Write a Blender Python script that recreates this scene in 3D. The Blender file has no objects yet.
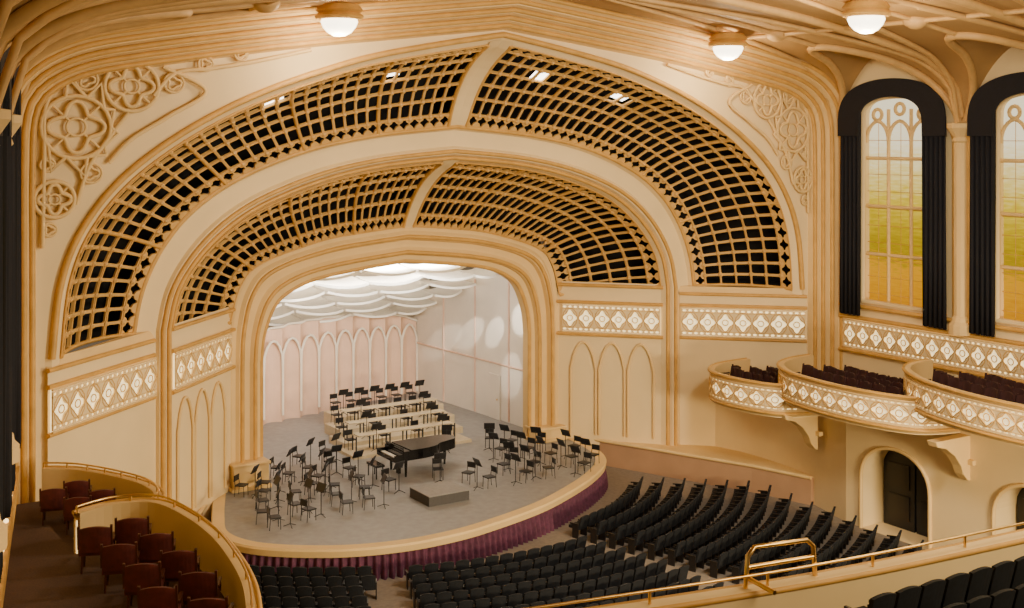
import bpy, math, random
from mathutils import Vector, Matrix
random.seed(4)
COL=bpy.context.scene.collection
# ------------------------------------------------------------------ materials
def mat(name,col,rough=.6,metal=0,bump=.0,nscale=8,var=.08,emit=None,estr=0,spec=None):
    m=bpy.data.materials.new(name); m.use_nodes=True; nt=m.node_tree; b=nt.nodes["Principled BSDF"]
    b.inputs["Roughness"].default_value=rough; b.inputs["Metallic"].default_value=metal
    tc=nt.nodes.new("ShaderNodeTexCoord"); n=nt.nodes.new("ShaderNodeTexNoise"); n.inputs["Scale"].default_value=nscale; n.inputs["Detail"].default_value=4
    nt.links.new(tc.outputs["Object"],n.inputs["Vector"])
    r=nt.nodes.new("ShaderNodeValToRGB"); r.color_ramp.elements[0].position=.3; r.color_ramp.elements[1].position=.7
    r.color_ramp.elements[0].color=tuple(c*(1-var) for c in col)+(1,); r.color_ramp.elements[1].color=tuple(min(1,c*(1+var)) for c in col)+(1,)
    nt.links.new(n.outputs["Fac"],r.inputs["Fac"]); nt.links.new(r.outputs["Color"],b.inputs["Base Color"])
    if bump:
        bp=nt.nodes.new("ShaderNodeBump"); bp.inputs["Strength"].default_value=bump; bp.inputs["Distance"].default_value=.05
        nt.links.new(n.outputs["Fac"],bp.inputs["Height"]); nt.links.new(bp.outputs["Normal"],b.inputs["Normal"])
    if emit: b.inputs["Emission Color"].default_value=emit+(1,); b.inputs["Emission Strength"].default_value=estr
    return m
PL=mat("plaster_cream",(.76,.535,.235),.7,nscale=.6,var=.05)
PLS=mat("plaster_smooth",(.81,.63,.345),.7,nscale=.5,var=.04)
GOLD=mat("plaster_gilt",(.60,.335,.08),.5,nscale=2,var=.12)
LAT=mat("plaster_lattice",(.64,.385,.12),.55,nscale=2,var=.1)
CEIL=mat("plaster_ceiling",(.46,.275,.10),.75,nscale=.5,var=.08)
RIB=mat("plaster_rib",(.62,.38,.14),.6,nscale=2,var=.1)
WAIN=mat("wainscot_pink",(.44,.26,.15),.7,nscale=.8,var=.08)
BLK=mat("void_shade",(.004,.003,.003),.95)  # near-black: shade of the voids put into the colour
GLOW=mat("backlit_glass",(.9,.82,.55),.5,emit=(1,.82,.44),estr=1.2)
DRAPE=mat("velvet_black",(.004,.004,.009),.85,nscale=10,var=.3)
CARP=mat("carpet_brown",(.09,.048,.028),.95,nscale=20,var=.2)
HFLOOR=mat("hall_floor_carpet",(.24,.20,.16),.9,nscale=6,var=.12)
SFLOOR=mat("stage_floor_grey",(.28,.275,.27),.45,nscale=3,var=.12)
SHELL=mat("shell_panel",(.84,.76,.64),.6,nscale=.7,var=.05)
SHELLB=mat("shell_back",(.76,.52,.38),.6,nscale=1,var=.06)
WHITE=mat("cloud_white",(.92,.88,.80),.55,nscale=1,var=.03)
SKIRT=mat("skirt_purple",(.10,.026,.060),.8,nscale=6,var=.3)
SEAT=mat("seat_fabric",(.006,.008,.013),.8,nscale=12,var=.3)
SEATW=mat("seat_shell",(.012,.010,.010),.4)
RED=mat("chair_red",(.095,.014,.010),.6,nscale=6,var=.25)
WOOD=mat("chair_wood",(.07,.018,.008),.4,nscale=5,var=.2)
BLKG=mat("black_lacquer",(.008,.008,.009),.15)
BLKM=mat("black_metal",(.012,.012,.014),.45)
BRASS=mat("brass",(.80,.55,.22),.28,metal=1,nscale=8)
TAN=mat("riser_top",(.60,.49,.32),.5,nscale=4)
IVORY=mat("ivory",(.85,.82,.74),.3)
LAMP=mat("lamp_glass",(.9,.9,.85),.3,emit=(1,.86,.62),estr=6)
TUBE=mat("work_light",(.9,.9,.9),.3,emit=(1,.97,.9),estr=6)
BULB=mat("bulb_glow",(.9,.8,.6),.3,emit=(1,.70,.30),estr=3)
def glassmat():
    m=bpy.data.materials.new("stained_glass"); m.use_nodes=True; nt=m.node_tree; b=nt.nodes["Principled BSDF"]
    tc=nt.nodes.new("ShaderNodeTexCoord"); s=nt.nodes.new("ShaderNodeSeparateXYZ"); nt.links.new(tc.outputs["Object"],s.inputs[0])
    mr=nt.nodes.new("ShaderNodeMapRange"); mr.inputs[1].default_value=7.3; mr.inputs[2].default_value=17; nt.links.new(s.outputs["Z"],mr.inputs[0])
    n=nt.nodes.new("ShaderNodeTexNoise"); n.inputs["Scale"].default_value=4; n.inputs["Detail"].default_value=6
    mp=nt.nodes.new("ShaderNodeMapping"); mp.inputs["Scale"].default_value=(1,.4,2.5); nt.links.new(tc.outputs["Object"],mp.inputs[0]); nt.links.new(mp.outputs[0],n.inputs["Vector"])
    ad=nt.nodes.new("ShaderNodeMath"); ad.operation='MULTIPLY_ADD'; ad.inputs[1].default_value=.30; nt.links.new(n.outputs["Fac"],ad.inputs[0]); nt.links.new(mr.outputs[0],ad.inputs[2])
    r=nt.nodes.new("ShaderNodeValToRGB"); e=r.color_ramp.elements
    e[0].position=.12; e[0].color=(.75,.27,.0,1); e[1].position=.95; e[1].color=(1.5,1.3,.85,1)
    for p,c in ((.32,(.95,.42,.0,1)),(.42,(.50,.32,.0,1)),(.54,(.72,.48,.0,1)),(.66,(1,.70,.05,1)),(.80,(1.3,1.0,.35,1))):
        x=r.color_ramp.elements.new(p); x.color=c
    nt.links.new(ad.outputs[0],r.inputs[0]); nt.links.new(r.outputs[0],b.inputs["Emission Color"])
    b.inputs["Base Color"].default_value=(.03,.02,.005,1); b.inputs["Specular IOR Level"].default_value=.1
    b.inputs["Emission Strength"].default_value=.85; b.inputs["Roughness"].default_value=.6
    return m
GLASS=glassmat()
# ------------------------------------------------------------------ builders
def link(o,parent=None):
    COL.objects.link(o)
    if parent: o.parent=parent
    return o
def empty(name,loc=(0,0,0)):
    e=bpy.data.objects.new(name,None); e.location=loc; e.empty_display_size=.2; COL.objects.link(e); return e
class MB:
    def __init__(s): s.v=[];s.f=[];s.m=[];s.mats=[]
    def mi(s,m):
        if m not in s.mats: s.mats.append(m)
        return s.mats.index(m)
    def add(s,vs,fs,m,M=None):
        b=len(s.v)
        s.v+= [tuple(M@Vector(p)) if M else tuple(p) for p in vs]
        k=s.mi(m)
        for f in fs: s.f.append([b+i for i in f]); s.m.append(k)
    def box(s,c,d,m,rz=0,M=None,rx=0,ry=0):
        T=Matrix.Translation(c)@Matrix.Rotation(rz,4,'Z')@Matrix.Rotation(rx,4,'X')@Matrix.Rotation(ry,4,'Y')
        if M: T=M@T
        x,y,z=d[0]/2,d[1]/2,d[2]/2
        s.add([(-x,-y,-z),(x,-y,-z),(x,y,-z),(-x,y,-z),(-x,-y,z),(x,-y,z),(x,y,z),(-x,y,z)],
              [(0,3,2,1),(4,5,6,7),(0,1,5,4),(1,2,6,5),(2,3,7,6),(3,0,4,7)],m,T)
    def cyl(s,a,b,r0,m,r1=None,n=8,M=None):
        if r1 is None: r1=r0
        a=Vector(a);b=Vector(b);d=(b-a).normalized(); u=d.orthogonal().normalized(); w=d.cross(u)
        vs=[];
        for c,r in ((a,r0),(b,r1)):
            for i in range(n):
                t=2*math.pi*i/n; vs.append(c+u*math.cos(t)*r+w*math.sin(t)*r)
        fs=[(i,(i+1)%n,n+(i+1)%n,n+i) for i in range(n)]+[tuple(range(n-1,-1,-1)),tuple(range(n,2*n))]
        s.add(vs,fs,m,M)
    def lathe(s,prof,m,c=(0,0,0),n=16,M=None):
        vs=[(c[0]+r*math.cos(2*math.pi*i/n),c[1]+r*math.sin(2*math.pi*i/n),c[2]+z) for r,z in prof for i in range(n)]
        fs=[(k*n+i,k*n+(i+1)%n,(k+1)*n+(i+1)%n,(k+1)*n+i) for k in range(len(prof)-1) for i in range(n)]
        s.add(vs,fs,m,M)
    def prism(s,pts,z0,z1,m,M=None,mtop=None):
        n=len(pts)
        vs=[(p[0],p[1],z0) for p in pts]+[(p[0],p[1],z1) for p in pts]
        s.add(vs,[(i,(i+1)%n,n+(i+1)%n,n+i) for i in range(n)]+[tuple(range(n-1,-1,-1))],m,M)
        s.add(vs[n:],[tuple(range(n))],mtop or m,M)
    def grid(s,rows,m,flip=False):
        nr=len(rows);nc=len(rows[0]); vs=[p for r in rows for p in r]
        fs=[(i*nc+j,i*nc+j+1,(i+1)*nc+j+1,(i+1)*nc+j) for i in range(nr-1) for j in range(nc-1)]
        if flip: fs=[f[::-1] for f in fs]
        s.add(vs,fs,m)
    def inst(s,t,M):
        b=len(s.v); s.v+=[tuple(M@Vector(p)) for p in t.v]
        ks=[s.mi(m) for m in t.mats]
        for f,k in zip(t.f,t.m): s.f.append([b+i for i in f]); s.m.append(ks[k])
    def obj(s,name,parent=None,smooth=False,solid=0,bevel=0):
        me=bpy.data.meshes.new(name); me.from_pydata(s.v,[],s.f)
        for m in s.mats: me.materials.append(m)
        me.polygons.foreach_set("material_index",s.m)
        if smooth: me.polygons.foreach_set("use_smooth",[True]*len(s.f))
        me.update(); o=bpy.data.objects.new(name,me); link(o,parent)
        if solid:
            k=o.modifiers.new("s","SOLIDIFY"); k.thickness=solid; k.offset=0
        if bevel:
            k=o.modifiers.new("b","BEVEL"); k.width=bevel; k.segments=2; k.limit_method='ANGLE'
        return o
def tubes(name,paths,r,m,parent=None,cyclic=False,res=2):
    c=bpy.data.curves.new(name,'CURVE'); c.dimensions='3D'; c.bevel_depth=r; c.bevel_resolution=res; c.use_fill_caps=True
    for p in paths:
        sp=c.splines.new('POLY'); sp.points.add(len(p)-1)
        for i,q in enumerate(p): sp.points[i].co=(q[0],q[1],q[2],1)
        sp.use_cyclic_u=cyclic
    c.materials.append(m); o=bpy.data.objects.new(name,c); return link(o,parent)
# ------------------------------------------------------------------ arch profiles
def catmull(P,n=14):
    out=[]
    for i in range(len(P)-1):
        p0=P[max(0,i-1)];p1=P[i];p2=P[i+1];p3=P[min(len(P)-1,i+2)]
        for k in range(n):
            t=k/n
            out.append(tuple(.5*((2*p1[j])+(-p0[j]+p2[j])*t+(2*p0[j]-5*p1[j]+4*p2[j]-p3[j])*t*t+(-p0[j]+3*p1[j]-3*p2[j]+p3[j])*t**3) for j in range(len(p1))))
    out.append(tuple(P[-1])); return out
class Prof:
    def __init__(s,P,raw=False):
        D=P if raw else catmull(P); s.D=D; L=[0]
        for a,b in zip(D,D[1:]): L.append(L[-1]+math.dist(a,b))
        s.L=L
    def at(s,t):
        t=max(0,min(1,t))*s.L[-1]
        for i in range(len(s.L)-1):
            if t<=s.L[i+1]:
                k=(t-s.L[i])/max(1e-9,s.L[i+1]-s.L[i]); a,b=s.D[i],s.D[i+1]
                return tuple(a[j]+(b[j]-a[j])*k for j in range(len(a)))
        return s.D[-1]
    def off(s,d,N=60):
        pts=[s.at(i/N) for i in range(N+1)]; out=[]
        for i,p in enumerate(pts):
            a=pts[max(0,i-1)];b=pts[min(N,i+1)]; tx,tz=b[0]-a[0],b[1]-a[1]; l=math.hypot(tx,tz)
            nx,nz=tz/l,-tx/l
            if i==0: nx,nz=1,0
            if i==N: nx,nz=0,1
            out.append((max(0,p[0]+nx*d),p[1]+nz*d))
        return Prof(out,True)
E=Prof([(7.0,5.3),(6.85,6.5),(6.35,7.7),(5.6,8.3),(4.4,8.75),(2.4,9.05),(0,9.3)])
D=Prof([(8.6,7.2),(8.15,8.8),(7.2,9.7),(4.4,10.55),(2.2,10.85),(0,11.05)])
Dl=Prof([(8.55,5.3),(8.5,7.0),(8.15,8.6),(7.2,9.7),(4.4,10.55),(2.2,10.85),(0,11.05)])
Cc=Prof([(12.0,7.8),(11.6,9.4),(10.4,11.0),(8.6,12.3),(6,13.25),(3.3,13.8),(0,14.1)])
B=Prof([(13.6,7.8),(13.3,9.4),(12.6,11.0),(11.5,12.4),(9.8,13.6),(7.2,14.65),(4,15.3),(0,15.7)])
A=Prof([(16.7,7.8),(16.45,10.2),(15.8,12.0),(14.5,13.7),(12.4,15.3),(9.8,16.65),(6.5,17.8),(3.2,18.5),(0,19.05)])
Ff=Prof([(18.5,7.8),(18.5,11),(18.5,14.2),(18.4,16.0),(17.9,17.1),(16.7,17.95),(14.7,18.5),(9.2,19.45),(4.5,20.05),(0,20.6)])
N=60
def lerpP(P,Q,t): return Prof([tuple(a+(b-a)*t for a,b in zip(P.at(i/N),Q.at(i/N))) for i in range(N+1)],True)
def ring(P,y,zb=None,N=N):
    h=[(P.at(i/N)) for i in range(N+1)]
    if zb is not None: h=[(h[0][0],zb)]+h
    L=[(-x,y,z) for x,z in h]; R=[(x,y,z) for x,z in h[::-1]]
    return L+R[1:]
FZ=-1.2
# ---- proscenium frame
pros=MB()
prosprof=[(0,.5),(0,0),(.08,-.12),(.2,-.12),(.22,-.32),(.34,-.38),(.42,-.25),(.6,-.25),(.63,-.5),(.78,-.58),(.86,-.45),(.95,-.45),(1,-.42)]
pros.grid([ring(lerpP(E,Dl,t),y,0) for t,y in prosprof],PL)
po=pros.obj("proscenium_arch")
tubes("roll_moulding",[ring(lerpP(E,Dl,t),y,0) for t,y in ((.28,-.36),(.7,-.56),(.03,-.03))],.10,GOLD,po)
# ---- second arch face between grilles
a2=MB()
prof2=[(0,-4.3),(.05,-4.55),(.16,-4.6),(.2,-4.8),(.36,-4.85),(.42,-4.7),(.85,-4.75),(.9,-4.95),(1,-5)]
a2.grid([ring(lerpP(Cc,B,t),y,FZ) for t,y in prof2],PLS); po=a2.obj("inner_arch_face",smooth=False)
tubes("inner_arch_moulding",[ring(lerpP(Cc,B,t),y,FZ) for t,y in ((.1,-4.62),(.28,-4.88))]+[ring(lerpP(Cc,B,.95),-5.0,7.8)],.09,GOLD,po)
# ---- outer arch: frame, spandrel wall and clustered outer moulding
a1=MB(); A3=A.off(.3); A5=A.off(.5); Fi=Ff.off(-1.05)
a1.grid([ring(A,-8.5,FZ),ring(A3,-8.85,FZ),ring(A5,-8.8,FZ),ring(Fi,-8.8,FZ)],PLS)
wf=a1.obj("wall_front")
om=MB(); fo=[(-1.05,-8.8),(-.98,-9.05),(-.8,-9.1),(-.72,-9.3),(-.5,-9.35),(-.42,-9.6),(-.2,-9.65),(-.12,-9.9),(.1,-9.95),(.2,-10.2),(.5,-10.2)]
om.grid([ring(Ff.off(o),y,FZ) for o,y in fo],PL); po=om.obj("outer_arch")
tubes("outer_arch_moulding",[ring(Ff.off(o),y,FZ) for o,y in ((-.88,-9.1),(-.6,-9.36),(-.3,-9.66),(.02,-9.96),(.3,-10.2))],.10,GOLD,po)
tubes("grille_border_moulding",[ring(A.off(.3),-8.88,7.8)],.12,GOLD,po)
# ---- pierced grilles
def quat(n=16,r=.38):
    out=[]
    for i in range(n):
        t=2*math.pi*(i+.5)/n-math.pi*3/4
        out.append((.5+math.cos(t)*r*(1+.28*math.cos(4*t)),.5+math.sin(t)*r*(1+.28*math.cos(4*t))))
    return out
def rect(m,c,mt):
    return [(m,1-mt-c),(m,mt+c),(m+c,mt),(1-m-c,mt),(1-m,mt+c),(1-m,1-mt-c),(1-m-c,1-mt),(m+c,1-mt)]
def cell(mb,fn,u0,u1,v0,v1,kind,m):
    if kind=='q': H=quat()
    else: H=rect(*kind)
    g=lambda a,b: fn(u0+(u1-u0)*a,v0+(v1-v0)*b)
    if kind=='q':
        vs=[g(0,0),g(.5,0),g(1,0),g(1,.5),g(1,1),g(.5,1),g(0,1),g(0,.5)]+[g(*h) for h in H]
        def hp(i): return 8+(i%16)
        fs=[[0,1,hp(1),hp(0),hp(15),hp(14),7] ,[2,3,hp(5),hp(4),hp(3),hp(2),1],[4,5,hp(9),hp(8),hp(7),hp(6),3],[6,7,hp(13),hp(12),hp(11),hp(10),5],
            [1,hp(2),hp(1)],[3,hp(6),hp(5)],[5,hp(10),hp(9)],[7,hp(14),hp(13)]]
    else:
        vs=[g(0,0),g(1,0),g(1,1),g(0,1)]+[g(*h) for h in H]
        fs=[[0,1,7,6],[0,6,5],[1,2,9,8],[1,8,7],[2,3,11,10],[2,10,9],[3,0,5,4],[3,4,11]]
    mb.add(vs,fs,m)
def lerp2(P,Q,s,t):
    a=P.at(s);b=Q.at(s); return (a[0]+(b[0]-a[0])*t,a[1]+(b[1]-a[1])*t)
def grille(name,Pi,Po,yi,yo,ns,rows,bulge,smax=.974,heavy=7):
    root=empty(name)
    for side in (-1,1):
        mb=MB(); bk=MB()
        def fn(s,t,o=0,side=side):
            a=Pi.at(s);b=Po.at(s); ds=.01
            c=lerp2(Pi,Po,min(1,s+ds),t); d=lerp2(Pi,Po,s-ds,t)
            tx,tz=c[0]-d[0],c[1]-d[1]; l=math.hypot(tx,tz) or 1; nx,nz=tz/l,-tx/l
            nx*=max(0,min(1,(1-s)/.05))
            x=a[0]+(b[0]-a[0])*t; z=a[1]+(b[1]-a[1])*t; y=yi+(yo-yi)*t
            k=bulge*4*t*(1-t) if 0<=t<=1 else 0
            k+=o
            return (side*(x+nx*k*.75),y+k*.66,z+nz*k*.75)
        T=[0]
        for w,_ in rows: T.append(T[-1]+w)
        tot=T[-1]; T=[t/tot for t in T]
        for i in range(ns):
            s0=smax*i/ns; s1=smax*(i+1)/ns
            for j,(w,k) in enumerate(rows):
                cell(mb,fn,s0,s1,T[j],T[j+1],k,LAT)
        mb.obj("lattice_left" if side<0 else "lattice_right",root,solid=.09)
        ribs=[[fn(smax*i/ns,t/12,-.04) for t in range(13)] for i in range(0,ns+1,heavy)]
        tubes("radial_ribs",ribs,.085,GOLD,root)
        fil=[[fn(smax*i/80,t,-.06) for i in range(81)] for t in T]
        tubes("fillets",fil,.035,GOLD,root)
        # raised bosses where the bars cross
        bs=MB()
        for i in range(1,ns):
            for t in T[1:-1]:
                p=fn(smax*i/ns,t,-.07); q=fn(smax*i/ns,t,-.15); bs.cyl(q,p,.05,LAT,.11,6)
        bs.obj("crossing_bosses",root)
        mb=MB(); mb.grid([[fn(s,-.03+t*1.08/10,-.1) for t in range(11)] for s in (smax,1.0)],PLS)
        mb.obj("centre_band",root)
        tubes("centre_band_trim",[[fn(smax,t/10,-.1) for t in range(11)]],.06,GOLD,root)
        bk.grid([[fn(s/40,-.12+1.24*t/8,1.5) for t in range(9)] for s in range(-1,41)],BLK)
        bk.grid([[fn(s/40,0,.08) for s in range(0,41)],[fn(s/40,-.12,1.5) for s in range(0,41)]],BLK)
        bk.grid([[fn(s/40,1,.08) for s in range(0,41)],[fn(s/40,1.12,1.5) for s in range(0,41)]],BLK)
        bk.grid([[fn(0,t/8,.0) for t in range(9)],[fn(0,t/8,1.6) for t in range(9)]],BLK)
        bk.obj("chamber_shade",root)  # black sheets painted as the shade behind the pierced lattice
        yield side,fn,root
rows1=[(.62,'q')]+[(.95,(.10,.09,.065))]*5+[(.62,'q')]
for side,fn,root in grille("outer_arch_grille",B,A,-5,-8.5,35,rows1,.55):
    tb=MB()
    for s,t in (((.555,.70),(.80,.62)) if side<0 else ((.64,.62),(.85,.58))):
        pts=[fn(s-.018,t,.10),fn(s+.018,t,.10),fn(s+.018,t+.11,.10),fn(s-.018,t+.11,.10)]
        tb.add(pts,[(0,1,2,3)],TUBE)
    tb.obj("work_lights",root)
rows2=[(.62,'q')]+[(.95,(.10,.09,.065))]*4+[(.62,'q')]
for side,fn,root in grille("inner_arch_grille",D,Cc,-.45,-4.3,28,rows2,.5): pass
# ---- splay walls under the grilles + traceried bands + blind arches
def tracery(name,path,z0,z1,cw,parent=None,glow=GLOW,out=.08):
    """backlit pierced band along a plan path; hall side is on the left of travel when out>0"""
    P=Prof(path,True); L=P.L[-1]; n=max(1,round(L/cw)); root=parent or empty(name)
    mb=MB(); bk=MB(); h=z1-z0
    def nrm(s):
        a=P.at(s-.01);b=P.at(s+.01); dx,dy=b[0]-a[0],b[1]-a[1]; l=math.hypot(dx,dy); return -dy/l,dx/l
    def fn(u,v,o=out):
        p=P.at(u/n); nx,ny=nrm(u/n); return (p[0]+nx*o,p[1]+ny*o,z0+h*v)
    for i in range(n):
        cell(mb,fn,i,i+1,.17,.83,'q',PLS)
        for k in (0,1,2):
            cell(mb,fn,i+k/3,i+(k+1)/3,.04,.17,(.2,.15,.2),PLS); cell(mb,fn,i+k/3,i+(k+1)/3,.83,.96,(.2,.15,.2),PLS)
    mb.obj(name+"_lattice",root,solid=.06)
    bk.grid([[fn(i/2,0,.015) for i in range(2*n+1)],[fn(i/2,1,.015) for i in range(2*n+1)]],glow); bk.obj(name+"_glass",root)
    tubes(name+"_rails",[[fn(i/2,v,out) for i in range(2*n+1)] for v in (.0,.17,.83,1)],.04,PL,root)
    rg=[]
    for i in range(n):
        rg.append([fn(i+.5+.17*math.cos(t*math.pi/6),.5+.17*cw/h*math.sin(t*math.pi/6),out+.03) for t in range(12)])
        rg.append([fn(i+.5+.46*math.cos(t*math.pi/6),.5+.36*math.sin(t*math.pi/6),out+.03) for t in range(12)])
        rg.append([fn(i+.5+dx,.5+dz,out+.04) for dx,dz in ((-.49,0),(0,.33),(.49,0),(0,-.33))])
    tubes(name+"_tracery",rg,.022,LAT,root,cyclic=True,res=1)
    return root
def blind_arches(name,p0,p1,z0,z1,n,off=.06):
    dx,dy=p1[0]-p0[0],p1[1]-p0[1]; l=math.hypot(dx,dy); nx,ny=-dy/l,dx/l; paths=[]
    if ny>0: nx,ny=-nx,-ny
    for i in range(n):
        pts=[]
        for k in range(21):
            t=k/20
            if t<.3: u=0;z=z0+(z1-1.3-z0)*t/.3
            elif t>.7: u=1;z=z0+(z1-1.3-z0)*(1-t)/.3
            else:
                q=(t-.3)/.4; u=q; w=1-abs(2*q-1); z=z1-1.3+1.3*(w*(2-w))**.8
            uu=(i+.06+.88*u)/n; pts.append((p0[0]+dx*uu+nx*off,p0[1]+dy*uu+ny*off,z))
        paths.append(pts)
    return tubes(name,paths,.06,PL)
for sd in (-1,1):
    w=MB(); w.grid([[(sd*8.5,-.4,FZ),(sd*12.0,-4.3,FZ)],[(sd*8.5,-.4,7.9),(sd*12.0,-4.3,7.9)]],PLS)
    q0=(12.75,-4.8); q1=(17.15,-9.0)
    w.grid([[(sd*q0[0],q0[1]+.2,FZ),(sd*q0[0],q0[1],FZ),(sd*q1[0],q1[1],FZ)],[(sd*q0[0],q0[1]+.2,7.45),(sd*q0[0],q0[1],7.45),(sd*q1[0],q1[1],7.45)]],PLS)
    w.add([(sd*q0[0],q0[1],7.45),(sd*q1[0],q1[1],7.45),(sd*17.15,-8.3,7.8),(sd*16.7,-8.4,7.8),(sd*13.6,-4.9,7.8),(sd*12.75,-4.6,7.8)],[(0,1,2,3,4,5)],PL)
    ws=w.obj("wall_splay_"+("left" if sd<0 else "right"))
    tubes("ledge_moulding",[[(sd*8.4,-.5,z),(sd*12.0,-4.45,z)] for z in (7.75,6.9,5.3)]+[[(sd*q0[0],q0[1]-.05,z),(sd*q1[0],q1[1]-.05,z)] for z in (7.45,6.9,5.3)],.08,GOLD,ws)
    pa=[(8.65,-.62),(11.95,-4.3)]; pb=[(12.8,-4.9),(17.1,-9.0)]
    for q in (pa,pb):
        path=[(sd*x,y) for x,y in q]
        if sd>0: path=path[::-1]
        tracery("tracery_band",path,5.4,6.8,.80,out=.10)
    blind_arches("blind_arch_panelling",(sd*8.9,-.85),(sd*11.8,-4.1),.3,4.9,3)
# ---- spandrel tracery
def circ(cx,cz,r,y=-8.97,n=24): return [(cx+r*math.cos(2*math.pi*i/n),y,cz+r*math.sin(2*math.pi*i/n)) for i in range(n+1)]
def foil(cx,cz,r,k,y=-8.97,n=48): return [(cx+r*(1+.25*math.cos(k*t))*math.cos(t),y,cz+r*(1+.25*math.cos(k*t))*math.sin(t)) for t in [2*math.pi*i/n for i in range(n+1)]]
for sd in (-1,1):
    P=[];P2=[]
    for cx,cz,r in ((14.6,16.9,.85),(16.3,15.5,1.05),(16.95,13.1,.6)):
        P.append(circ(sd*cx,cz,r)); P.append(foil(sd*cx,cz,r*.66,4)); P2.append(circ(sd*cx,cz,r*.28))
        for k in range(4):
            a=math.pi/4+k*math.pi/2; P2.append([(sd*(cx+r*.28*math.cos(a)),-8.97,cz+r*.28*math.sin(a)),(sd*(cx+r*math.cos(a)),-8.97,cz+r*math.sin(a))])
    for cx,cz,r in ((15.85,13.95,.33),(13.25,17.05,.33),(12.2,17.75,.25),(17.15,14.25,.22),(16.0,17.1,.35),(11.0,18.15,.22),(17.1,12.1,.22)):
        P2.append(circ(sd*cx,cz,r,n=16)); P2.append(foil(sd*cx,cz,r*.6,3,n=30))
    cx,cz=16.3,15.5
    for k in range(10):
        a=2*math.pi*k/10; x1,z1=cx+1.05*math.cos(a),cz+1.05*math.sin(a); L_=1.65 if k in(2,3,7,8) else 1.3
        if cx+L_*math.cos(a)>17.35: continue
        P.append([(sd*x1,-8.97,z1),(sd*(cx+L_*math.cos(a+.16)),-8.97,cz+L_*math.sin(a+.16)),(sd*(cx+1.05*math.cos(a+.6)),-8.97,cz+1.05*math.sin(a+.6))])
    P.append([(sd*x,-8.97,z) for x,z in catmull([(13.9,16.6),(13.2,17.4),(12,17.6),(10.5,17.9),(8.5,18.4)],8)])
    P.append([(sd*x,-8.97,z) for x,z in catmull([(15.3,14.3),(14.6,15.1),(13.4,15.9),(12.2,16.8),(13.6,17.6)],8)])
    P.append([(sd*x,-8.97,z) for x,z in catmull([(16.3,12.9),(15.9,14.2),(15.2,15.3),(14.7,16)],8)])
    P.append([(sd*x,-8.97,z) for x,z in catmull([(17.3,11.5),(17.25,14.6),(17.2,16.2),(16.6,17.1),(15.2,17.65),(12,18.2),(8,18.8)],8)])
    tr=tubes("spandrel_tracery",P,.075,PL); tubes("fine_tracery",P2,.045,PL,tr)
# left half of the front is slightly wider than the right
for o in list(bpy.data.objects):
    if o.type=='MESH':
        for v in o.data.vertices:
            if v.co.x<-8: v.co.x-=(-v.co.x-8)*.08
    elif o.type=='CURVE':
        for sp in o.data.splines:
            for p in sp.points:
                if p.co.x<-8: p.co.x-=(-p.co.x-8)*.08
# ---- ceiling: groined vault
lwx=lambda y:-19.35-.223*(-9.7-y)
X0=18.5; bays=[-9.6-7.3*i for i in range(7)]
cx_=lambda x,y: x if x>=0 else x*(-lwx(y)/X0)
Zm=Prof([(18.5,15.6),(18.35,16.7),(17.8,17.6),(16.6,18.4),(14.7,18.95),(9.2,19.9),(4.5,20.45),(0,20.95)])
zt=[Zm.at(i/400) for i in range(401)]
def zmain(x):
    x=abs(x)
    for a,b in zip(zt,zt[1:]):
        if b[0]<=x<=a[0]: return a[1]+(b[1]-a[1])*(a[0]-x)/max(1e-9,a[0]-b[0])
    return zt[0][1] if x>X0-.01 else zt[-1][1]
def zcross(y):
    k=(-9.6-y)/7.3; v=abs((k-math.floor(k))*2-1); return 15.6+3.6*(1-v**2.4)
def zc(x,y): return max(zmain(x),zcross(y))
ce=MB(); xs=[-X0+ (2*X0)*i/150 for i in range(151)]; ys=[-9.9-42.5*j/170 for j in range(171)]
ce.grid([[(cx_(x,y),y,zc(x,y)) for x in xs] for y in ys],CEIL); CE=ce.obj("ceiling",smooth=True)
rp=[];rp2=[]
mp_=lambda L: [(cx_(x,y),y,z) for x,y,z in L]
for k in range(6):
    y=bays[k]
    if k>0: rp.append(mp_([(x,y,zmain(x)-.12) for x in [-X0+.05+(2*X0-.1)*i/90 for i in range(91)]]))
    yc=y-3.65
    for sd in (-1,1):
        for e in (-1,1):
            g=[]
            for i in range(26):
                v=1-i/25; yy=yc+e*3.65*v; zz=zcross(yy)
                lo,hi=0,X0
                for _ in range(24):
                    mid=(lo+hi)/2
                    if zmain(mid)>zz: lo=mid
                    else: hi=mid
                g.append((sd*lo,yy,zz-.1))
            rp.append(mp_(g))
            yb=yc+e*3.65
            rp2.append(mp_([(sd*(X0-.3)*(1-i/40),yb-e*3.65*(i/40),zc(X0*(1-i/40),yb-e*3.65*(i/40))-.08) for i in range(41)]))
            rp2.append(mp_([(sd*(X0-.3)*(1-i/40),yb-e*3.65*min(1,i/20)*.55,zc(X0*(1-i/40),yb-e*3.65*min(1,i/20)*.55)-.08) for i in range(21)]))
        rp2.append(mp_([(sd*x,yc,zc(x,yc)-.08) for x in [X0-i*X0/20 for i in range(21)]]))
rp.append([(0,y,20.85) for y in (-9.9,-52)])
for sx in (-11,11): rp2.append([(cx_(sx,y),y,zmain(sx)-.08) for y in (-9.9,-52)])
tubes("ceiling_ribs",rp,.17,RIB,CE); tubes("ceiling_small_ribs",rp2,.10,RIB,CE)
bo=MB()
for k in range(6):
    for x,y in ((0,bays[k]-3.65),(0,bays[k]),(11,bays[k]-3.65),(-11,bays[k]-3.65)):
        if y>-10.5: continue
        bo.lathe([(.0,-.35),(.2,-.32),(.42,-.18),(.5,0),(.35,.15)],RIB,(cx_(x,y),y,zmain(x)-.05),12)
bo.obj("ceiling_bosses",CE,smooth=True)
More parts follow.
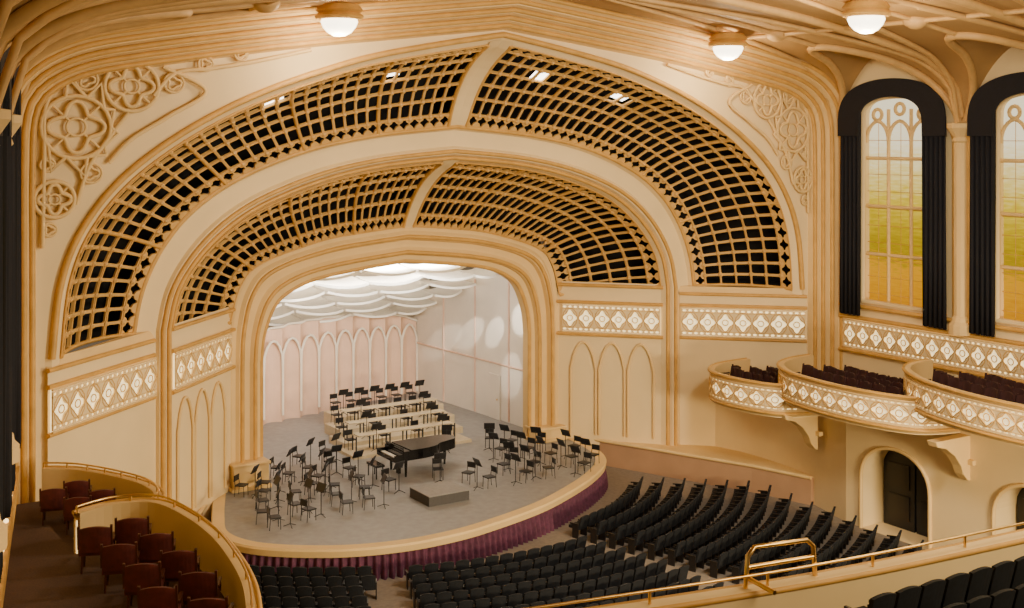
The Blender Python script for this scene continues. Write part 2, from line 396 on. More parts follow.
# ---- side walls
def arcp(c,hw,zp,zt_,n=24,k=.55): return [(c-hw*math.cos(math.pi*i/n),zp+(zt_-zp)*max(0,math.sin(math.pi*i/n))**k) for i in range(n+1)]
def arch_wall(mb,p0,p1,z0,z1,ops,m,depth,nsgn,mrev=None,k=.55):
    dx,dy=p1[0]-p0[0],p1[1]-p0[1]; L=math.hypot(dx,dy); ux,uy=dx/L,dy/L; nx,ny=-uy*nsgn,ux*nsgn
    g=lambda u,z,d=0:(p0[0]+ux*u+nx*d,p0[1]+uy*u+ny*d,z)
    def q(a,b,c,d_): 
        if abs(b-a)>1e-6 and abs(d_-c)>1e-6: mb.add([g(a,c),g(b,c),g(b,d_),g(a,d_)],[(0,1,2,3)],m)
    cur=0
    for c,hw,zs,zp,zt_ in sorted(ops):
        q(cur,c-hw,z0,z1); q(c-hw,c+hw,z0,zs)
        arc=arcp(c,hw,zp,zt_,k=k)
        for a,b in zip(arc,arc[1:]): mb.add([g(*a),g(*b),g(b[0],z1),g(a[0],z1)],[(0,1,2,3)],m)
        loop=[(c-hw,zs)]+arc+[(c+hw,zs),(c-hw,zs)]
        mb.grid([[g(a,b) for a,b in loop],[g(a,b,depth) for a,b in loop]],mrev or m)
        cur=c+hw
    q(cur,L,z0,z1)
    return g
def window(name,g,c,hw,zs,zp,ztop,d):
    root=empty(name); mb=MB()
    arc=arcp(c,hw,zp,ztop)
    pts=[g(c-hw,zs,d*.9)]+[g(a,b,d*.9) for a,b in arc]+[g(c+hw,zs,d*.9)]
    mb.add(pts,[tuple(range(len(pts)))],GLASS); mb.obj("stained_glass",root)
    P=[[g(a,b,.02) for a,b in [(c-hw,zs)]+arc+[(c+hw,zs),(c-hw,zs)]]]
    tubes("frame",P,.13,PLS,root)
    w=2*hw/3; bars=[]
    for k in (1,2): bars.append([g(c-hw+w*k,zs,d*.55),g(c-hw+w*k,zp+.55,d*.55)])
    H=zp-.5-zs
    for k in (1,2,3): bars.append([g(c-hw,zs+H*k/3.55,d*.55),g(c+hw,zs+H*k/3.55,d*.55)])
    for k in range(3):
        cc=c-hw+w*(k+.5)
        bars.append([g(cc+w/2*math.cos(math.pi*(1-i/12)),zp-1.0+1.0*(1-abs(1-i/6)**1.7),d*.55) for i in range(13)])
        bars.append([g(cc+.26*math.cos(t*math.pi/6),zp+.35+(.2 if k==1 else -.05)+.26*math.sin(t*math.pi/6),d*.55) for t in range(13)])
    tubes("mullions",bars,.085,PL,root)
    thin=[]
    for k in range(3):
        thin.append([g(c-hw+w*(k+.5),zs,d*.7),g(c-hw+w*(k+.5),zp-.1,d*.7)])
    for k in range(10): thin.append([g(c-hw,zs+H*(k+.5)/10,d*.7),g(c+hw,zs+H*(k+.5)/10,d*.7)])
    tubes("glazing_bars",thin,.014,GOLD,root)
def drape(name,path,z0,z1,pleats=9,amp=.13,m=DRAPE,parent=None):
    P=Prof(path,True); n=pleats*6; mb=MB()
    a=path[0];b=path[-1]; dx,dy=b[0]-a[0],b[1]-a[1]; l=math.hypot(dx,dy); nx,ny=-dy/l,dx/l
    rows=[]
    for r,z in enumerate([z0,z0+(z1-z0)*.33,z0+(z1-z0)*.66,z1]):
        row=[]
        for i in range(n+1):
            s=i/n; p=P.at(s); o=amp*math.sin(s*pleats*2*math.pi+r*.25)*(1-.25*r/3); row.append((p[0]+nx*o,p[1]+ny*o,z))
        rows.append(row)
    mb.grid(rows,m); return mb.obj(name,parent,smooth=True,solid=.03)
def side_wall(nm,p0,p1,sgn,zlow):
    mb=MB(); dx,dy=p1[0]-p0[0],p1[1]-p0[1]; L=math.hypot(dx,dy)
    ops=[(3.65+7.3*i,1.95,7.4,15.9,17.05) for i in range(int(L//7.3))]
    g=arch_wall(mb,p0,p1,zlow,19.4,ops,PLS,.5,sgn); mb.obj("wall_"+nm)
    for i,o in enumerate(ops):
        c,hw=o[0],o[1]
        if i<5: window("window_%d"%(i+1 if nm=="right" else i+11),g,*o,.5)
        cur=empty("window_curtain")
        zb=6.75 if nm=="right" else 5.6
        for e in (-1,1):
            P=[g(c+e*(hw+1.12),0,-.35)[:2],g(c+e*(hw-.15),0,-.35)[:2]]
            drape("drape",P,zb,16.3,5,.13,parent=cur)
        mb=MB(); 
        a1_=arcp(c,hw-.12,15.2,17.0,32,.45); a2_=arcp(c,hw+1.14,15.2,17.85,32,.5)
        mb.grid([[g(a,b,-.42) for a,b in a1_],[g(a,b,-.42) for a,b in a2_]],DRAPE); mb.obj("valance",cur,solid=.1)
        u=7.3*(i+1)
        pl=MB(); q=g(u,0,-.10)
        pl.lathe([(.55,6.6),(.55,7.0),(.42,7.15),(.40,7.3),(.32,7.4),(.32,14.9),(.40,15.0),(.34,15.15),(.45,15.3),(.62,15.55),(.62,15.75),(.3,15.8)],PL,(q[0],q[1],0),12)
        for e in (-1,1):
            q=g(u+e*.36,0,-.05); pl.lathe([(.2,6.6),(.2,7.2),(.13,7.3),(.13,15.0),(.26,15.5),(.26,15.7)],GOLD,(q[0],q[1],0),8)
        pl.obj("pilaster",smooth=False)
    return g,L
gR,LR=side_wall("right",(18.5,-9.6),(18.5,-53.4),1,FZ)
gL,LL=side_wall("left",(-19.3,-9.7),(lwx(-54),-54),-1,FZ)
tracery("tracery_band",[(18.4,-10.3),(18.4,-46)][::-1],5.15,6.45,.80,out=.10)
tubes("trim_1",[[(18.35,-10,z),(18.35,-50,z)] for z in (6.6,5.0,7.15)],.10,GOLD)
# ---- lower side walls with arched doorways
for sd in (1,-1):
    mb=MB()
    if sd>0:
        C2=catmull([(13.9,-5.6),(14.4,-8),(14.2,-11.5),(13.3,-15)],6)
        mb.grid([[(x,y,FZ) for x,y in C2],[(x,y,3.9) for x,y in C2]],PLS)
        ops=[(2.6,1.75,FZ+.01,.9,2.45),(9.0,1.75,FZ+.01,.9,2.45),(15.4,1.75,FZ+.01,.9,2.45)]
        g=arch_wall(mb,(13.3,-15),(13.3,-50),FZ,5.0,ops,PLS,1.4,1,k=.85)
        for i,o in enumerate(ops):
            r=empty("door_%d"%(i+1)); dm=MB()
            for e in (-1,1):
                a=g(o[0]+e*.85,.5,1.3); dm.box((a[0],a[1],.6),(.08,1.6,3.6),BLKM)
                for zz in (-.3,1.0): dm.box((a[0]-.05,a[1],zz),(.06,1.1,1.0),SEATW)
            dm.obj("leaves",r)
            dm=MB(); a=g(o[0],0,1.38); dm.box((a[0]+.05,a[1],.8),(.05,3.7,4.2),BLK); dm.obj("backing",r)
            arc=[g(o[0]-1.75*math.cos(math.pi*k/20),.9+1.55*math.sin(math.pi*k/20)**.85,-.04) for k in range(21)]
            tubes("architrave",[[g(o[0]-1.75,FZ,-.04)]+arc+[g(o[0]+1.75,FZ,-.04)]],.08,PL,r)
    else:
        L=[(-17.5,-9.9),(-17.3,-12),(-17.3,-20),(-17.6,-26),(-19,-31),(-22,-38)]
        mb.grid([[(x,y,FZ) for x,y in L],[(x,y,3.2) for x,y in L]],PLS)
    mb.obj("wall_lower_"+("right" if sd>0 else "left"))
    w=MB(); inner=[(9.35,-.6),(10.9,-4.3),(11.7,-6.4),(13.0,-9.6),(13.8,-12.5),(15,-12.5),(15,-6.5),(12.5,-4.2),(9.3,-.2)]
    if sd<0: inner=[(9.35,-.6),(11.2,-3.6),(12.6,-5.2),(14.2,-6.6),(16.8,-9.2),(17.4,-9.2),(14,-4.9),(9.3,-.2)]
    w.prism([(sd*x,y) for x,y in inner],FZ,.02,WAIN,mtop=PL)
    wo=w.obj("wainscot_ledge")
    tubes("wainscot_cap",[[(sd*x,y-.02,0.02) for x,y in inner[:5]]],.09,PL,wo)
    pd=MB(); hh=1.0 if sd<0 else .55
    pd.box((sd*7.8,-.35,.08),(1.8,1.3,.16),PL); pd.box((sd*7.8,-.35,hh/2+.1),(1.6,1.1,hh),PL); pd.box((sd*7.8,-.35,hh+.1),(1.72,1.25,.12),PL)
    pd.obj("proscenium_pedestal",bevel=.04)
# ---- boxes (opera boxes)
def chair_t(w=.62,m=RED,WOOD=WOOD):
    t=MB()
    for x in (-1,1):
        for y in (-1,1): t.cyl((x*w*.42,y*.24,0),(x*w*.40,y*.22,.42),.025,WOOD,.03,6)
    t.box((0,0,.44),(w,.54,.12),m); t.box((0,.02,.52),(w*.86,.46,.06),m)
    n=8; front=[];
    for k in range(n+1):
        u=-1+2*k/n; front.append((u*w*.48,-.27-.06*(1-u*u)))
    top=[.98+.06*(1-(-1+2*k/n)**2) for k in range(n+1)]
    vs=[(p[0],p[1],.48) for p in front]+[(p[0]*.96,p[1]-.08,top[i]) for i,p in enumerate(front)]+[(p[0],p[1]-.07,.48) for p in front]+[(p[0]*.96,p[1]-.15,top[i]) for i,p in enumerate(front)]
    q=n+1; fs=[]
    for i in range(n): fs+=[(i,i+1,q+i+1,q+i),(2*q+i+1,2*q+i,3*q+i,3*q+i+1),(q+i,q+i+1,3*q+i+1,3*q+i),(i+1,i,2*q+i,2*q+i+1)]
    fs+=[(0,q,3*q,2*q),(n,2*q+n,3*q+n,q+n)]
    t.add(vs,fs,m)
    for x in (-1,1):
        t.box((x*w*.5,0,.68),(.06,.48,.05),WOOD); t.cyl((x*w*.5,.2,.44),(x*w*.5,.2,.68),.025,WOOD,n=6)
        t.box((x*w*.49,-.36,.80),(.05,.06,.5),WOOD,rx=.15)
    return t
DR=mat("chair_dark_red",(.035,.008,.008),.7,nscale=6,var=.2)
CH=chair_t(.68); CHD=chair_t(.64,DR,DR)
def box_seat(name,path,ztop,back,chairs=(),T=CH,hall_left=True,rail=False,floor=CARP,cs=1):
    root=empty(name); D_=catmull(path,6); P=Prof(D_,True); n=60
    pts=[P.at(i/n) for i in range(n+1)]
    sg=1 if hall_left else -1
    def nr(i):
        a=pts[max(0,i-1)];b=pts[min(n,i+1)]; dx,dy=b[0]-a[0],b[1]-a[1]; l=math.hypot(dx,dy); return (-dy/l*sg,dx/l*sg)
    def row(off,z): return [(pts[i][0]+nr(i)[0]*off,pts[i][1]+nr(i)[1]*off,z) for i in range(n+1)]
    mb=MB()
    mb.grid([row(-.12,ztop-1.1),row(-.12,ztop),row(.16,ztop),row(.18,ztop-.07),row(.08,ztop-.16),row(-.03,ztop-.2),row(-.03,ztop-1.15),row(.12,ztop-1.22),row(.14,ztop-1.3),row(.0,ztop-1.42),row(-.3,ztop-1.5)],PL)
    mb.obj("parapet",root)
    tubes("cap_moulding",[row(.15,ztop-.02),row(.1,ztop-1.27)],.06,GOLD,root)
    fz=ztop-1.05
    poly=[(p[0],p[1]) for p in pts]+list(back)
    dk=MB(); dk.prism(poly,ztop-1.45,fz,PLS,mtop=floor); dk.obj("deck",root)
    pp=list(pts)
    if sg<0: pp=pp[::-1]
    tracery("front",pp,ztop-1.15,ztop-.2,.8,parent=root,out=.09)
    ch=MB()
    for (x,y,a) in chairs: ch.inst(T,Matrix.Translation((x,y,fz))@Matrix.Rotation(a,4,'Z')@Matrix.Scale(cs,4))
    if chairs: ch.obj("box_chairs",root)
    if rail: tubes("brass_rail",[row(0,ztop+.16)]+[[(row(0,0)[i][0],row(0,0)[i][1],ztop-.02),(row(0,0)[i][0],row(0,0)[i][1],ztop+.16)] for i in range(0,n+1,6)],.03,BRASS,root)
    return root
def chairs_along(path,off,k0,k1,sp,sg,face):
    P=Prof(catmull(path,6),True); L=P.L[-1]; out=[]; s=k0*L
    while s<k1*L:
        p=P.at(s/L);a=P.at(s/L-.01);b=P.at(s/L+.01); dx,dy=b[0]-a[0],b[1]-a[1]; l=math.hypot(dx,dy)
        out.append((p[0]+dy/l*off*sg,p[1]-dx/l*off*sg,face)); s+=sp
    return out
b1=[(14.6,-7.7),(12.6,-7.9),(11.3,-8.8),(10.9,-10),(11.0,-11.6),(11.6,-13.0),(13.2,-13.6)]
b2=[(15,-11.4),(13.7,-11.5),(12.4,-12.1),(11.4,-13.5),(11.0,-15.2),(10.9,-17),(11.1,-18.7),(11.8,-20.2),(13.6,-20.8)]
b3=[(15,-18.0),(13.9,-18.1),(12.6,-18.8),(11.5,-20.4),(10.9,-22.1),(10.6,-24),(10.6,-26),(10.8,-28.3),(11.6,-30),(13.6,-30.6)]
for nm,pth,z,bk,k in (("opera_box",b1,4.5,[(18.4,-13.6),(18.4,-9.9),(16.6,-8.9)],(.3,.75)),
                    ("opera_box",b2,5.2,[(18.4,-20.8),(18.4,-13.7),(15.5,-13.5)],(.28,.82)),
                    ("opera_box",b3,6.0,[(18.4,-30.6),(18.4,-21),(15.5,-20.9)],(.22,.85))):
    ch=[]
    for r_,o_ in enumerate((.7,1.55,2.4)): ch+=chairs_along(pth,o_,k[0]+.03*r_,k[1]-.03*r_,.74,-1,1.35)
    box_seat(nm,pth,z,bk,chairs=ch,T=CHD,hall_left=False,cs=1.08)
def bracket(x,y,z):
    mb=MB()
    prof=[(0,0),(2.0,0),(1.9,-.25),(1.4,-.4),(.9,-.8),(.55,-1.3),(.4,-1.7),(.15,-2.0),(0,-2.05)]
    prof=[(a,b*.85) for a,b in prof]
    vs=[(x-a,y-.22,z+b) for a,b in prof]+[(x-a,y+.22,z+b) for a,b in prof]; n=len(prof)
    mb.add(vs,[(i,(i+1)%n,n+(i+1)%n,n+i) for i in range(n)]+[tuple(range(n))[::-1],tuple(range(n,2*n))],PL)
    mb.box((x-.05,y,z-1.0),(.25,.9,.2),PL); mb.obj("box_corbel",bevel=.03)
bracket(13.5,-13.0,3.2); bracket(13.3,-21.0,3.75); bracket(13.3,-29.5,4.4)
l1=[(-18.2,-9.9),(-17.3,-10.6),(-16.4,-12.2),(-15.9,-13.8),(-16.1,-15.3),(-17.2,-16.3)]
l2=[(-19.3,-19.1),(-18.3,-18.75),(-17.3,-19.2),(-16.95,-20.8),(-16.9,-22.7),(-17.1,-24.6),(-17.4,-26.2),(-17.9,-27.8),(-18.6,-29.6),(-19.6,-31.5)]
c1=[(-17.6,-11.9,-.3),(-18.4,-12.4,-.3),(-17.2,-13.3,-.3),(-18.0,-13.7,-.3),(-17.1,-14.7,-.3),(-18.0,-15.2,-.3)]
c2=[(-19.15,-20.5,-.35),(-18.2,-20.3,-.35),(-18.05,-21.8,-.35),(-19.0,-22.1,-.35),(-17.95,-23.3,-.4),(-18.9,-23.7,-.4),(-18.0,-24.9,-.45),(-19.0,-25.3,-.45),(-18.3,-26.5,-.5),(-19.3,-27,-.5),(-19.2,-28.5,-.5)]
box_seat("opera_box",l1,4.5,[(-19.5,-16.3),(lwx(-16.3)+.05,-16.3),(-19.2,-9.9)],chairs=c1,rail=True,cs=1.1)
box_seat("opera_box",l2,5.6,[(lwx(-31.5)+.05,-31.5),(lwx(-16.3)+.05,-16.3),(-19.4,-16.4)],chairs=c2,rail=True,cs=1.15)
ls=MB(); root=empty("aisle_light_strip")
for i in range(26):
    y=-12-.8*i; x=lwx(y)+.35; ls.lathe([(0,-.06),(.06,-.03),(.07,0),(.05,.05),(0,.07)],BULB,(x,y,5.0),8)
ls.obj("bulbs",root); ls=MB()
ls.add([(lwx(-11)+.02,-11,4.95),(lwx(-11)+.5,-11,4.95),(lwx(-33)+.5,-33,4.95),(lwx(-33)+.02,-33,4.95),(lwx(-11)+.02,-11,4.5),(lwx(-11)+.5,-11,4.5),(lwx(-33)+.5,-33,4.5),(lwx(-33)+.02,-33,4.5)],[(0,1,2,3),(1,5,6,2),(0,4,5,1)],GOLD); ls.obj("trough",root)
# ---- stage
apron=catmull([(-9.1,-.3),(-10.4,-3.8),(-10.95,-6.0),(-10.2,-8),(-8.0,-9.75),(-5.6,-10.55),(-3.2,-10.6),(-1,-10.15),(1.5,-9.35),(3.7,-8.25),(5.8,-6.95),(7.6,-5.4),(8.6,-3.6),(9.2,-.3)],8)
st=MB(); st.prism(apron+[(9.2,14.5),(-9.1,14.5)],FZ,0,SFLOOR); SF=st.obj("stage_floor")
ap=MB(); P=Prof(apron,True)
def aprow(off,z,n=260,w=0,pl=110):
    out=[]
    for i in range(n+1):
        s=i/n; p=P.at(s);a=P.at(s-.005);b=P.at(s+.005);dx,dy=b[0]-a[0],b[1]-a[1];l=math.hypot(dx,dy); o=off+w*math.sin(s*pl*2*math.pi)
        out.append((p[0]+dy/l*o,p[1]-dx/l*o,z))
    return out
ap.grid([aprow(-.35,.03),aprow(.12,.03),aprow(.16,-.05),aprow(.12,-.28),aprow(.0,-.34)],PL); ap.obj("stage_nosing",SF)
sk=MB(); sk.grid([aprow(.06,-.3,900,.03),aprow(.10,-.8,900,.10),aprow(.12,FZ,900,.13)],SKIRT); sk.obj("stage_skirt",smooth=True)
bx0,by0,bx1,by1=-7.8,8.7,7.6,13.0
def bwp(u,o=0): return (bx0+(bx1-bx0)*u+.27*o,by0+(by1-by0)*u-.96*o)
nA=13; mb=MB(); rows=[[],[],[]]
for i in range(nA*10+1):
    u=i/(nA*10); ph=(i%10)/10; o=-.35*math.sin(math.pi*ph)
    ztop=4.3+.9*math.sin(math.pi*min(1,max(0,(u-.15)/.85)))**.6
    p=bwp(u,o); rows[0].append((p[0],p[1],0)); rows[1].append((p[0],p[1],ztop))
mb.grid(rows[:2],SHELLB); 
SB=mb.obj("shell_back_wall",smooth=False)
paths=[]
for k in range(nA):
    pts=[]
    for i in range(17):
        t=i/16
        if t<.3: u=0;z=.1+(3.0)*t/.3
        elif t>.7: u=1;z=.1+(3.0)*(1-t)/.3
        else: q=(t-.3)/.4;u=q;w=1-abs(2*q-1);z=3.1+1.0*(w*(2-w))**.7
        p=bwp((k+u)/nA,.05); pts.append((p[0],p[1],z+.3*math.sin(math.pi*(k+.5)/nA)))
    paths.append(pts)
paths.append([(rows[1][i][0],rows[1][i][1]-.1,rows[1][i][2]) for i in range(0,len(rows[1]),5)])
tubes("shell_arch_ribs",paths,.075,SHELL,SB)
mb=MB(); mb.grid([[(-9.1,14.3,0),(9.2,14.3,0)],[(-9.1,14.3,10),(9.2,14.3,10)]],SHELL); mb.grid([[(-9.1,14.3,10),(9.2,14.3,10)],[(-9.1,.9,11),(9.2,.9,11)]],SHELL); mb.obj("wall_stage_back")
for sd in (-1,1):
    mb=MB(); tops=[(.4,9.9),(3.5,9.2),(6.6,8.0),(10,6.5),(13.4,5.3)]
    def sx(y): return 8.3-(y-1)*.055
    mb.grid([[(sd*sx(y),y,0) for y,z in tops],[(sd*sx(y),y,z) for y,z in tops]],SHELL); SW=mb.obj("shell_side_wall")
    ln=[[(sd*(sx(y)-.04),y,.05),(sd*(sx(y)-.04),y,z-.05)] for y,z in ((3.6,8.8),(6.8,7.4),(10,6.0))]
    ln.append([(sd*(sx(1)-.04),1,3.0),(sd*(sx(13)-.04),13,3.0)])
    ln.append([(sd*(sx(y)-.04),y,z) for y,z in tops])
    tubes("shell_side_trim",ln,.05,SHELLB,SW)
    dw=MB(); dw.box((sd*(sx(4.9)-.04),4.9,1.2),(.08,1.1,2.4),SHELL); dw.cyl((sd*(sx(4.9)-.12),4.5,1.1),(sd*(sx(4.9)-.18),4.5,1.1),.05,BRASS); dw.obj("stage_door",bevel=.02)
    mb=MB(); mb.grid([[(sd*7.0,.5,0),(sd*8.4,.5,0)],[(sd*7.0,.5,9.5),(sd*8.4,.5,9.5)]],PL); mb.obj("trim_jamb")
# ceiling clouds: stepped rows of gently bowed, angled white panels
root=empty("acoustic_clouds")
for r in range(6):
    y0_=1.3+r*2.05; z0_=8.75-r*.72; wd=7.5-.08*r; nn=5
    sh=.5 if r%2 else 0
    for k in range(-1,nn+1):
        xa=-wd+2*wd*(k+sh)/nn; xb=xa+2*wd/nn*.95
        xa=max(-7.5,xa);xb=min(7.5,xb)
        if xb-xa<.8: continue
        mb=MB(); rows=[]; tl=.16*(1 if (k+r)%2 else -1)
        for j in range(4):
            v=j/3; row=[]
            for i in range(9):
                u=i/8; x=xa+(xb-xa)*u; bl=1-(2*u-1)**2
                y=y0_+1.95*v-.28*bl*(1-v)
                z=z0_+.12*v-.16*bl+tl*(u-.5)-.05*math.sin(math.pi*v)
                row.append((x,y,z))
            rows.append(row)
        mb.grid(rows,WHITE)
        mb.obj("cloud_panel",root,smooth=False,solid=.12)
# ---- orchestra
def stage_chair():
    t=MB()
    for x in (-.2,.2):
        t.cyl((x,.2,0),(x,.18,.45),.015,BLKM,n=5); t.cyl((x,-.24,0),(x,-.2,.45),.015,BLKM,n=5); t.cyl((x,-.2,.45),(x,-.26,.86),.015,BLKM,n=5)
    t.box((0,0,.46),(.45,.43,.05),BLKM); t.box((0,-.24,.75),(.42,.04,.25),BLKM,rx=-.12); return t
def music_stand():
    t=MB()
    for k in range(3):
        a=k*2.09; t.cyl((0,0,.12),(.28*math.cos(a),.28*math.sin(a),.01),.015,BLKM,n=5)
    t.cyl((0,0,.08),(0,0,1.1),.018,BLKM,n=6); t.box((0,0,1.18),(.52,.03,.34),BLKM,rx=-.45); t.box((0,-.07,1.03),(.52,.08,.02),BLKM)
    return t
SC=stage_chair(); MS=music_stand()
chs=MB(); sts=MB(); pc=(-1.6,-6.2)
def fac(x,y): return math.atan2(pc[1]-y,pc[0]-x)-math.pi/2
pn_zone=lambda x,y: (-2.6<x<3.2 and -3.7<y<.6) or (-3.2<x<-.2 and y<-4.9)
for r,n in ((2.6,7),(3.9,10),(5.3,14),(6.7,18),(8.0,19)):
    for i in range(n):
        a=math.radians(-8+196*(i+.5)/n)+random.uniform(-.04,.04); rr=r+random.uniform(-.3,.3)
        x=pc[0]+rr*1.12*math.cos(a); y=pc[1]+rr*math.sin(a)
        if pn_zone(x,y) or x>7.3 or x<-9.2 or (y>.8 and -2.6<x<6): continue
        if abs(x)>6.6 and y>-.9: continue
        f=fac(x,y)+random.uniform(-.3,.3)
        chs.inst(SC,Matrix.Translation((x,y,0))@Matrix.Rotation(f,4,'Z'))
        if i%2==0 or r>5:
            d=.62; ax,ay=-math.sin(f),math.cos(f)
            sts.inst(MS,Matrix.Translation((x+ax*d,y+ay*d,0))@Matrix.Rotation(f,4,'Z'))
rs=MB()
for k,(y,z,x0,x1) in enumerate(((2.0,.15,-2.0,4.4),(3.9,.32,-1.6,5.0),(5.8,.5,-1.0,5.6),(7.7,.68,-.2,6.0))):
    rs.box(((x0+x1)/2,y+.1,z/2),(x1-x0,1.85,z),TAN)
    if k<3: rs.box(((x0+x1)/2,y+.2,z+.72),(x1-x0-1.2,.55,.05),TAN)
    for sx_ in range(int((x1-x0)/.9)):
        x=x0+.5+sx_*.9
        M=Matrix.Translation((x,y+.65,z))@Matrix.Rotation(math.pi,4,'Z')
        if k>=2 or sx_%2==0: chs.inst(SC,M)
        if k<3:
            for e in (-.2,.2): rs.box((x,y+.2+e,z+.35),(.05,.05,.7),BLKM)
        if k==3 or sx_%4==1: sts.inst(MS,Matrix.Translation((x,y-.35,z))@Matrix.Rotation(math.pi,4,'Z'))
rs.obj("percussion_risers")
chs.obj("orchestra_chairs"); sts.obj("music_stands")
def piano(loc,rot,sc=1.0):
    root=empty("grand_piano",loc); root.rotation_euler=(0,0,rot); root.scale=(sc,sc,sc)
    o=[(-.76,0),(.76,0),(.76,.35),(.74,1.0),(.6,1.5),(.35,1.8),(.2,2.2),(.05,2.6),(-.2,2.75),(-.5,2.7),(-.72,2.45),(-.76,2.0)]
    O=o[:2]+[(x,y) for x,y in catmull(o[2:11],4)]+[o[11]]
    t=MB(); t.prism(O,.62,.98,BLKG); t.obj("case",root,bevel=.02)
    t=MB(); t.prism([(x*1.02,y) for x,y in O if y>.3]+[(-.77,.3)],.985,1.01,BLKG); t.obj("lid",root)
    t=MB(); t.box((0,-.16,.68),(1.5,.34,.12),BLKG); t.box((0,-.14,.75),(1.24,.16,.02),IVORY); t.box((0,.05,1.0),(1.4,.04,.22),BLKG,rx=.2); t.box((-.72,-.12,.78),(.07,.42,.16),BLKG); t.box((.72,-.12,.78),(.07,.42,.16),BLKG); t.obj("keyboard",root)
    t=MB()
    for x,y in ((-.6,.2),(.6,.2),(-.2,2.3)): t.cyl((x,y,0),(x,y,.62),.04,BLKG,.07,8)
    t.box((0,.2,.25),(.2,.1,.5),BLKG); t.obj("legs",root)
    t=MB(); t.box((0,-.75,.47),(.8,.36,.08),BLKG)
    for x in (-.34,.34):
        for y in (-.88,-.62): t.cyl((x,y,0),(x,y,.45),.025,BLKG,n=6)
    t.obj("bench",root)
piano((-1.5,-1.9,0),-math.pi/2,1.2)
pod=MB(); PC_=mat("podium_carpet",(.30,.29,.28),.8); pod.box((-1.6,-6.3,.2),(1.9,1.7,.4),mat("podium_side",(.07,.065,.065),.7)); pod.box((-1.6,-6.3,.41),(1.92,1.72,.03),PC_); pod.box((-1.6,-5.2,.1),(1.0,.5,.2),PC_)
pod.obj("conductor_podium")
# ---- hall floor and seats
fl=MB(); fl.add([(-29,-54,FZ),(19,-54,FZ),(19,1,FZ),(-29,1,FZ)],[(0,1,2,3)],HFLOOR); fl.obj("floor")
def hall_seat():
    t=MB(); w=.54
    n=6; vs=[]
    for yy,lean in ((-.18,0),(-.26,0)):
        for k in range(n+1):
            u=-1+2*k/n; vs.append((u*w*.46,yy-.03*(1-u*u),.36))
        for k in range(n+1):
            u=-1+2*k/n; vs.append((u*w*.46,yy-.14-.03*(1-u*u),.88+.05*(1-u*u)))
    q=n+1; fs=[]
    for i in range(n): fs+=[(i,i+1,q+i+1,q+i),(2*q+i+1,2*q+i,3*q+i,3*q+i+1),(q+i,q+i+1,3*q+i+1,3*q+i)]
    fs+=[(0,q,3*q,2*q),(n,2*q+n,3*q+n,q+n)]
    t.add(vs,fs,SEAT)
    t.box((0,.06,.42),(w*.9,.46,.11),SEAT)
    for e in (-1,1): t.box((e*w*.5,-.02,.58),(.05,.42,.05),SEATW); t.box((e*w*.5,-.08,.28),(.04,.3,.56),SEATW)
    return t
HS=hall_seat(); cen=(-1.0,2.0)
for nm,a0,a1,r0 in (("auditorium_seating",-52,-24,14.4),("auditorium_seating",-20,10.5,14.6),("auditorium_seating",15,47,12.9)):
    mb=MB()
    for k in range(26):
        r=r0+.95*k; n=int(math.radians(a1-a0)*r/.57)
        for i in range(n):
            a=math.radians(a0)+ (i+.5)*.57/r
            x=cen[0]+r*math.sin(a); y=cen[1]-r*math.cos(a)
            if abs(x)>12.4+(2.5 if x<0 else 0) or y<-36: continue
            if x>0:
                lim=min(12.5,10.9+(-y-6.4)*.42)
                if x>lim-.5: continue
            mb.inst(HS,Matrix.Translation((x,y,FZ))@Matrix.Rotation(a,4,'Z'))
    mb.obj(nm)
# ---- near balcony parapet with brass rail and seats
root=empty("balcony_front")
bp=catmull([(-21,-35.0),(-18.3,-35.8),(-15.6,-36.4),(-11.55,-37.15),(-6.9,-37.6),(-2,-37.9),(4,-37.8),(10.5,-37)],6)
P=Prof(bp,True)
def brow(o,z,n=60):
    out=[]
    for i in range(n+1):
        s=i/n;p=P.at(s);a=P.at(s-.01);b=P.at(s+.01);dx,dy=b[0]-a[0],b[1]-a[1];l=math.hypot(dx,dy); out.append((p[0]-dy/l*o,p[1]+dx/l*o,z))
    return out
mb=MB(); mb.grid([brow(-.35,7.0),brow(-.35,7.95),brow(-.3,8.0),brow(.02,8.0),brow(.08,7.9),brow(.0,7.8),brow(0,6.9),brow(.1,6.8),brow(-.3,6.5)],PLS); mb.obj("parapet",root)
tubes("cap",[brow(.03,7.97),brow(-.33,7.97)],.05,GOLD,root)
tubes("brass_top_rail",[brow(-.15,8.2)]+[[brow(-.15,8.0)[i],brow(-.15,8.2)[i]] for i in range(0,61,4)],.025,BRASS,root)
mb=MB(); mb.grid([brow(-.3,7.0),brow(-9,7.0)],CARP); mb.obj("balcony_floor",root)
tubes("aisle_guard_rail",[[(-13.15,-37.0,8.0),(-13.1,-37.0,8.5),(-12.95,-37.0,8.62),(-12.0,-37.2,8.62),(-11.85,-37.2,8.5),(-11.8,-37.2,8.0)],[(-13.1,-37.0,8.32),(-11.85,-37.2,8.32)],[(-13.1,-37.0,8.15),(-13.1,-37.6,8.1)]],.04,BRASS,root)
mb=MB()
for rr in range(3):
    for i in range(22):
        mb.inst(HS,Matrix.Translation((-11.6+i*.57,-38.1-rr*.85-.02*i,7.14+rr*.0))@Matrix.Rotation(-.05,4,'Z'))
mb.obj("balcony_seating")
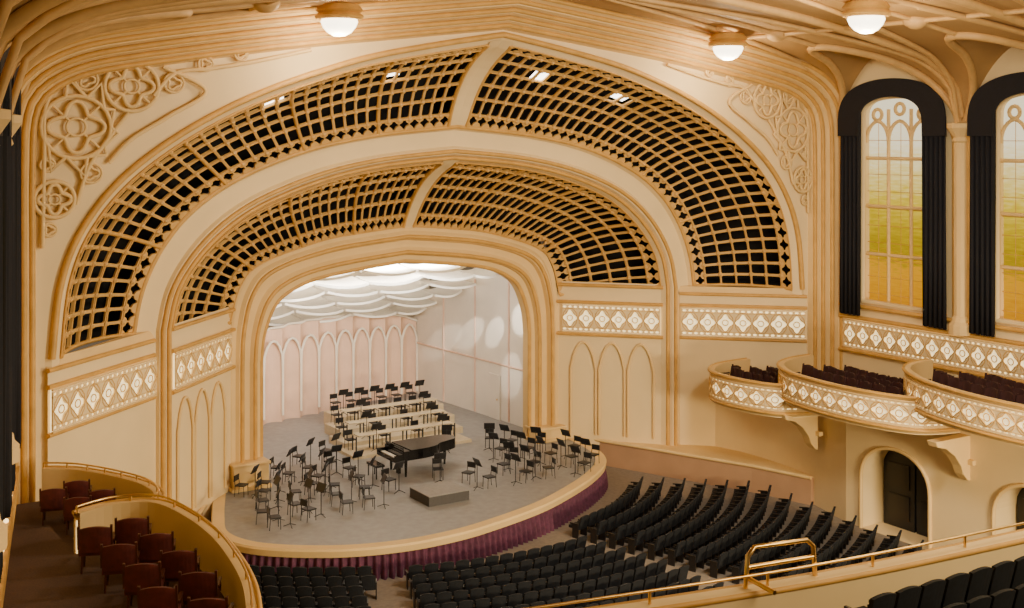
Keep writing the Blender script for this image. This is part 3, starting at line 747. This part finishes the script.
# ---- ceiling lamps
for (x,y,z) in ((-8.5,-11.4,19.35),(9.8,-11.5,19.1),(7.3,-21.4,19.45)):
    r=empty("ceiling_lamp",(x,y,z)); mb=MB()
    mb.lathe([(0,-.62),(.2,-.6),(.42,-.48),(.58,-.3),(.66,-.1),(.62,0)],LAMP,n=24); mb.obj("glass_bowl",r,smooth=True)
    mb=MB(); mb.lathe([(.62,-.02),(.8,-.02),(.88,.08),(.8,.18),(.7,.2),(.85,.3),(.7,.5),(.4,.6)],GOLD,n=24); mb.obj("gilt_ring",r)
    l=bpy.data.lights.new("lamp_light",'POINT'); l.energy=600; l.color=(1,.78,.48); l.shadow_soft_size=.3
    o=bpy.data.objects.new("lamp_light",l); o.location=(0,0,-1.0); link(o,r)
# ---- lights
def area(name,loc,tgt,size,e,col,sy=None):
    l=bpy.data.lights.new(name,'AREA'); l.energy=e; l.color=col; l.size=size
    if sy: l.shape='RECTANGLE'; l.size_y=sy
    o=bpy.data.objects.new(name,l); o.location=loc; o.rotation_euler=(Vector(tgt)-Vector(loc)).to_track_quat('-Z','Y').to_euler(); link(o); return o
W=(1,.78,.45)
area("fill_rear",(-4,-49,17.5),(0,-5,9),14,3000,W,5)  # added fill behind the camera, not a fixture of the hall
area("fill_low",(6,-42,5.5),(-2,-8,11),5,7500,W,2)  # added low fill, rakes up so the mouldings get shading
area("fill_down",(0,-36,18.8),(0,-28,0),12,1400,W,5)  # added overhead fill out of view, no real fitting
area("stage_light",(0,3.0,9.0),(0,3,0),8,1150,(1,.93,.82),2)
area("cloud_fill",(0,1.0,7.4),(0,12,6.2),10,700,(1,.95,.88),.4)  # added unseen fill to brighten the undersides of the clouds
area("apron_light",(0,-30,18),(-1,-4,0),3,2600,(1,.92,.80),2)
def spot(name,loc,tgt,e,ang,col,bl=.5):
    l=bpy.data.lights.new(name,'SPOT'); l.energy=e; l.spot_size=math.radians(ang); l.spot_blend=bl; l.color=col; l.shadow_soft_size=.05
    o=bpy.data.objects.new(name,l); o.location=loc; o.rotation_euler=(Vector(tgt)-Vector(loc)).to_track_quat('-Z','Y').to_euler(); link(o)
SP=(1,.94,.84)
for lx,tx,ty,tz,e,an in ((3.5,8.3,2.6,5.6,2200,17),(4.5,8.2,5.0,4.6,2200,13),(4.8,8.1,7.4,4.2,2600,11),(5.0,7.9,10.2,3.4,3200,9),(2.0,8.2,3.4,2.6,1800,14)):
    spot("shell_spot",(lx,.9,8.2),(tx,ty,tz),e,an,SP,.5)
spot("shell_spot_far",(-4,2,7.2),(2,12,2.5),1300,70,(1,.78,.60),.6)
w=bpy.data.worlds.new("w"); bpy.context.scene.world=w; w.use_nodes=True; w.node_tree.nodes["Background"].inputs[0].default_value=(1,.74,.46,1); w.node_tree.nodes["Background"].inputs[1].default_value=.15
# ---- camera
cam=bpy.data.cameras.new("camera"); o=bpy.data.objects.new("camera",cam); link(o); o.location=(-26.85,-51.57,15.2); o.rotation_euler=(math.pi/2,0,-math.radians(32.52))
cam.sensor_width=36; cam.lens=36*1233.5/1024; cam.shift_y=-(304-136.1)/1024; cam.clip_end=300
bpy.context.scene.camera=o
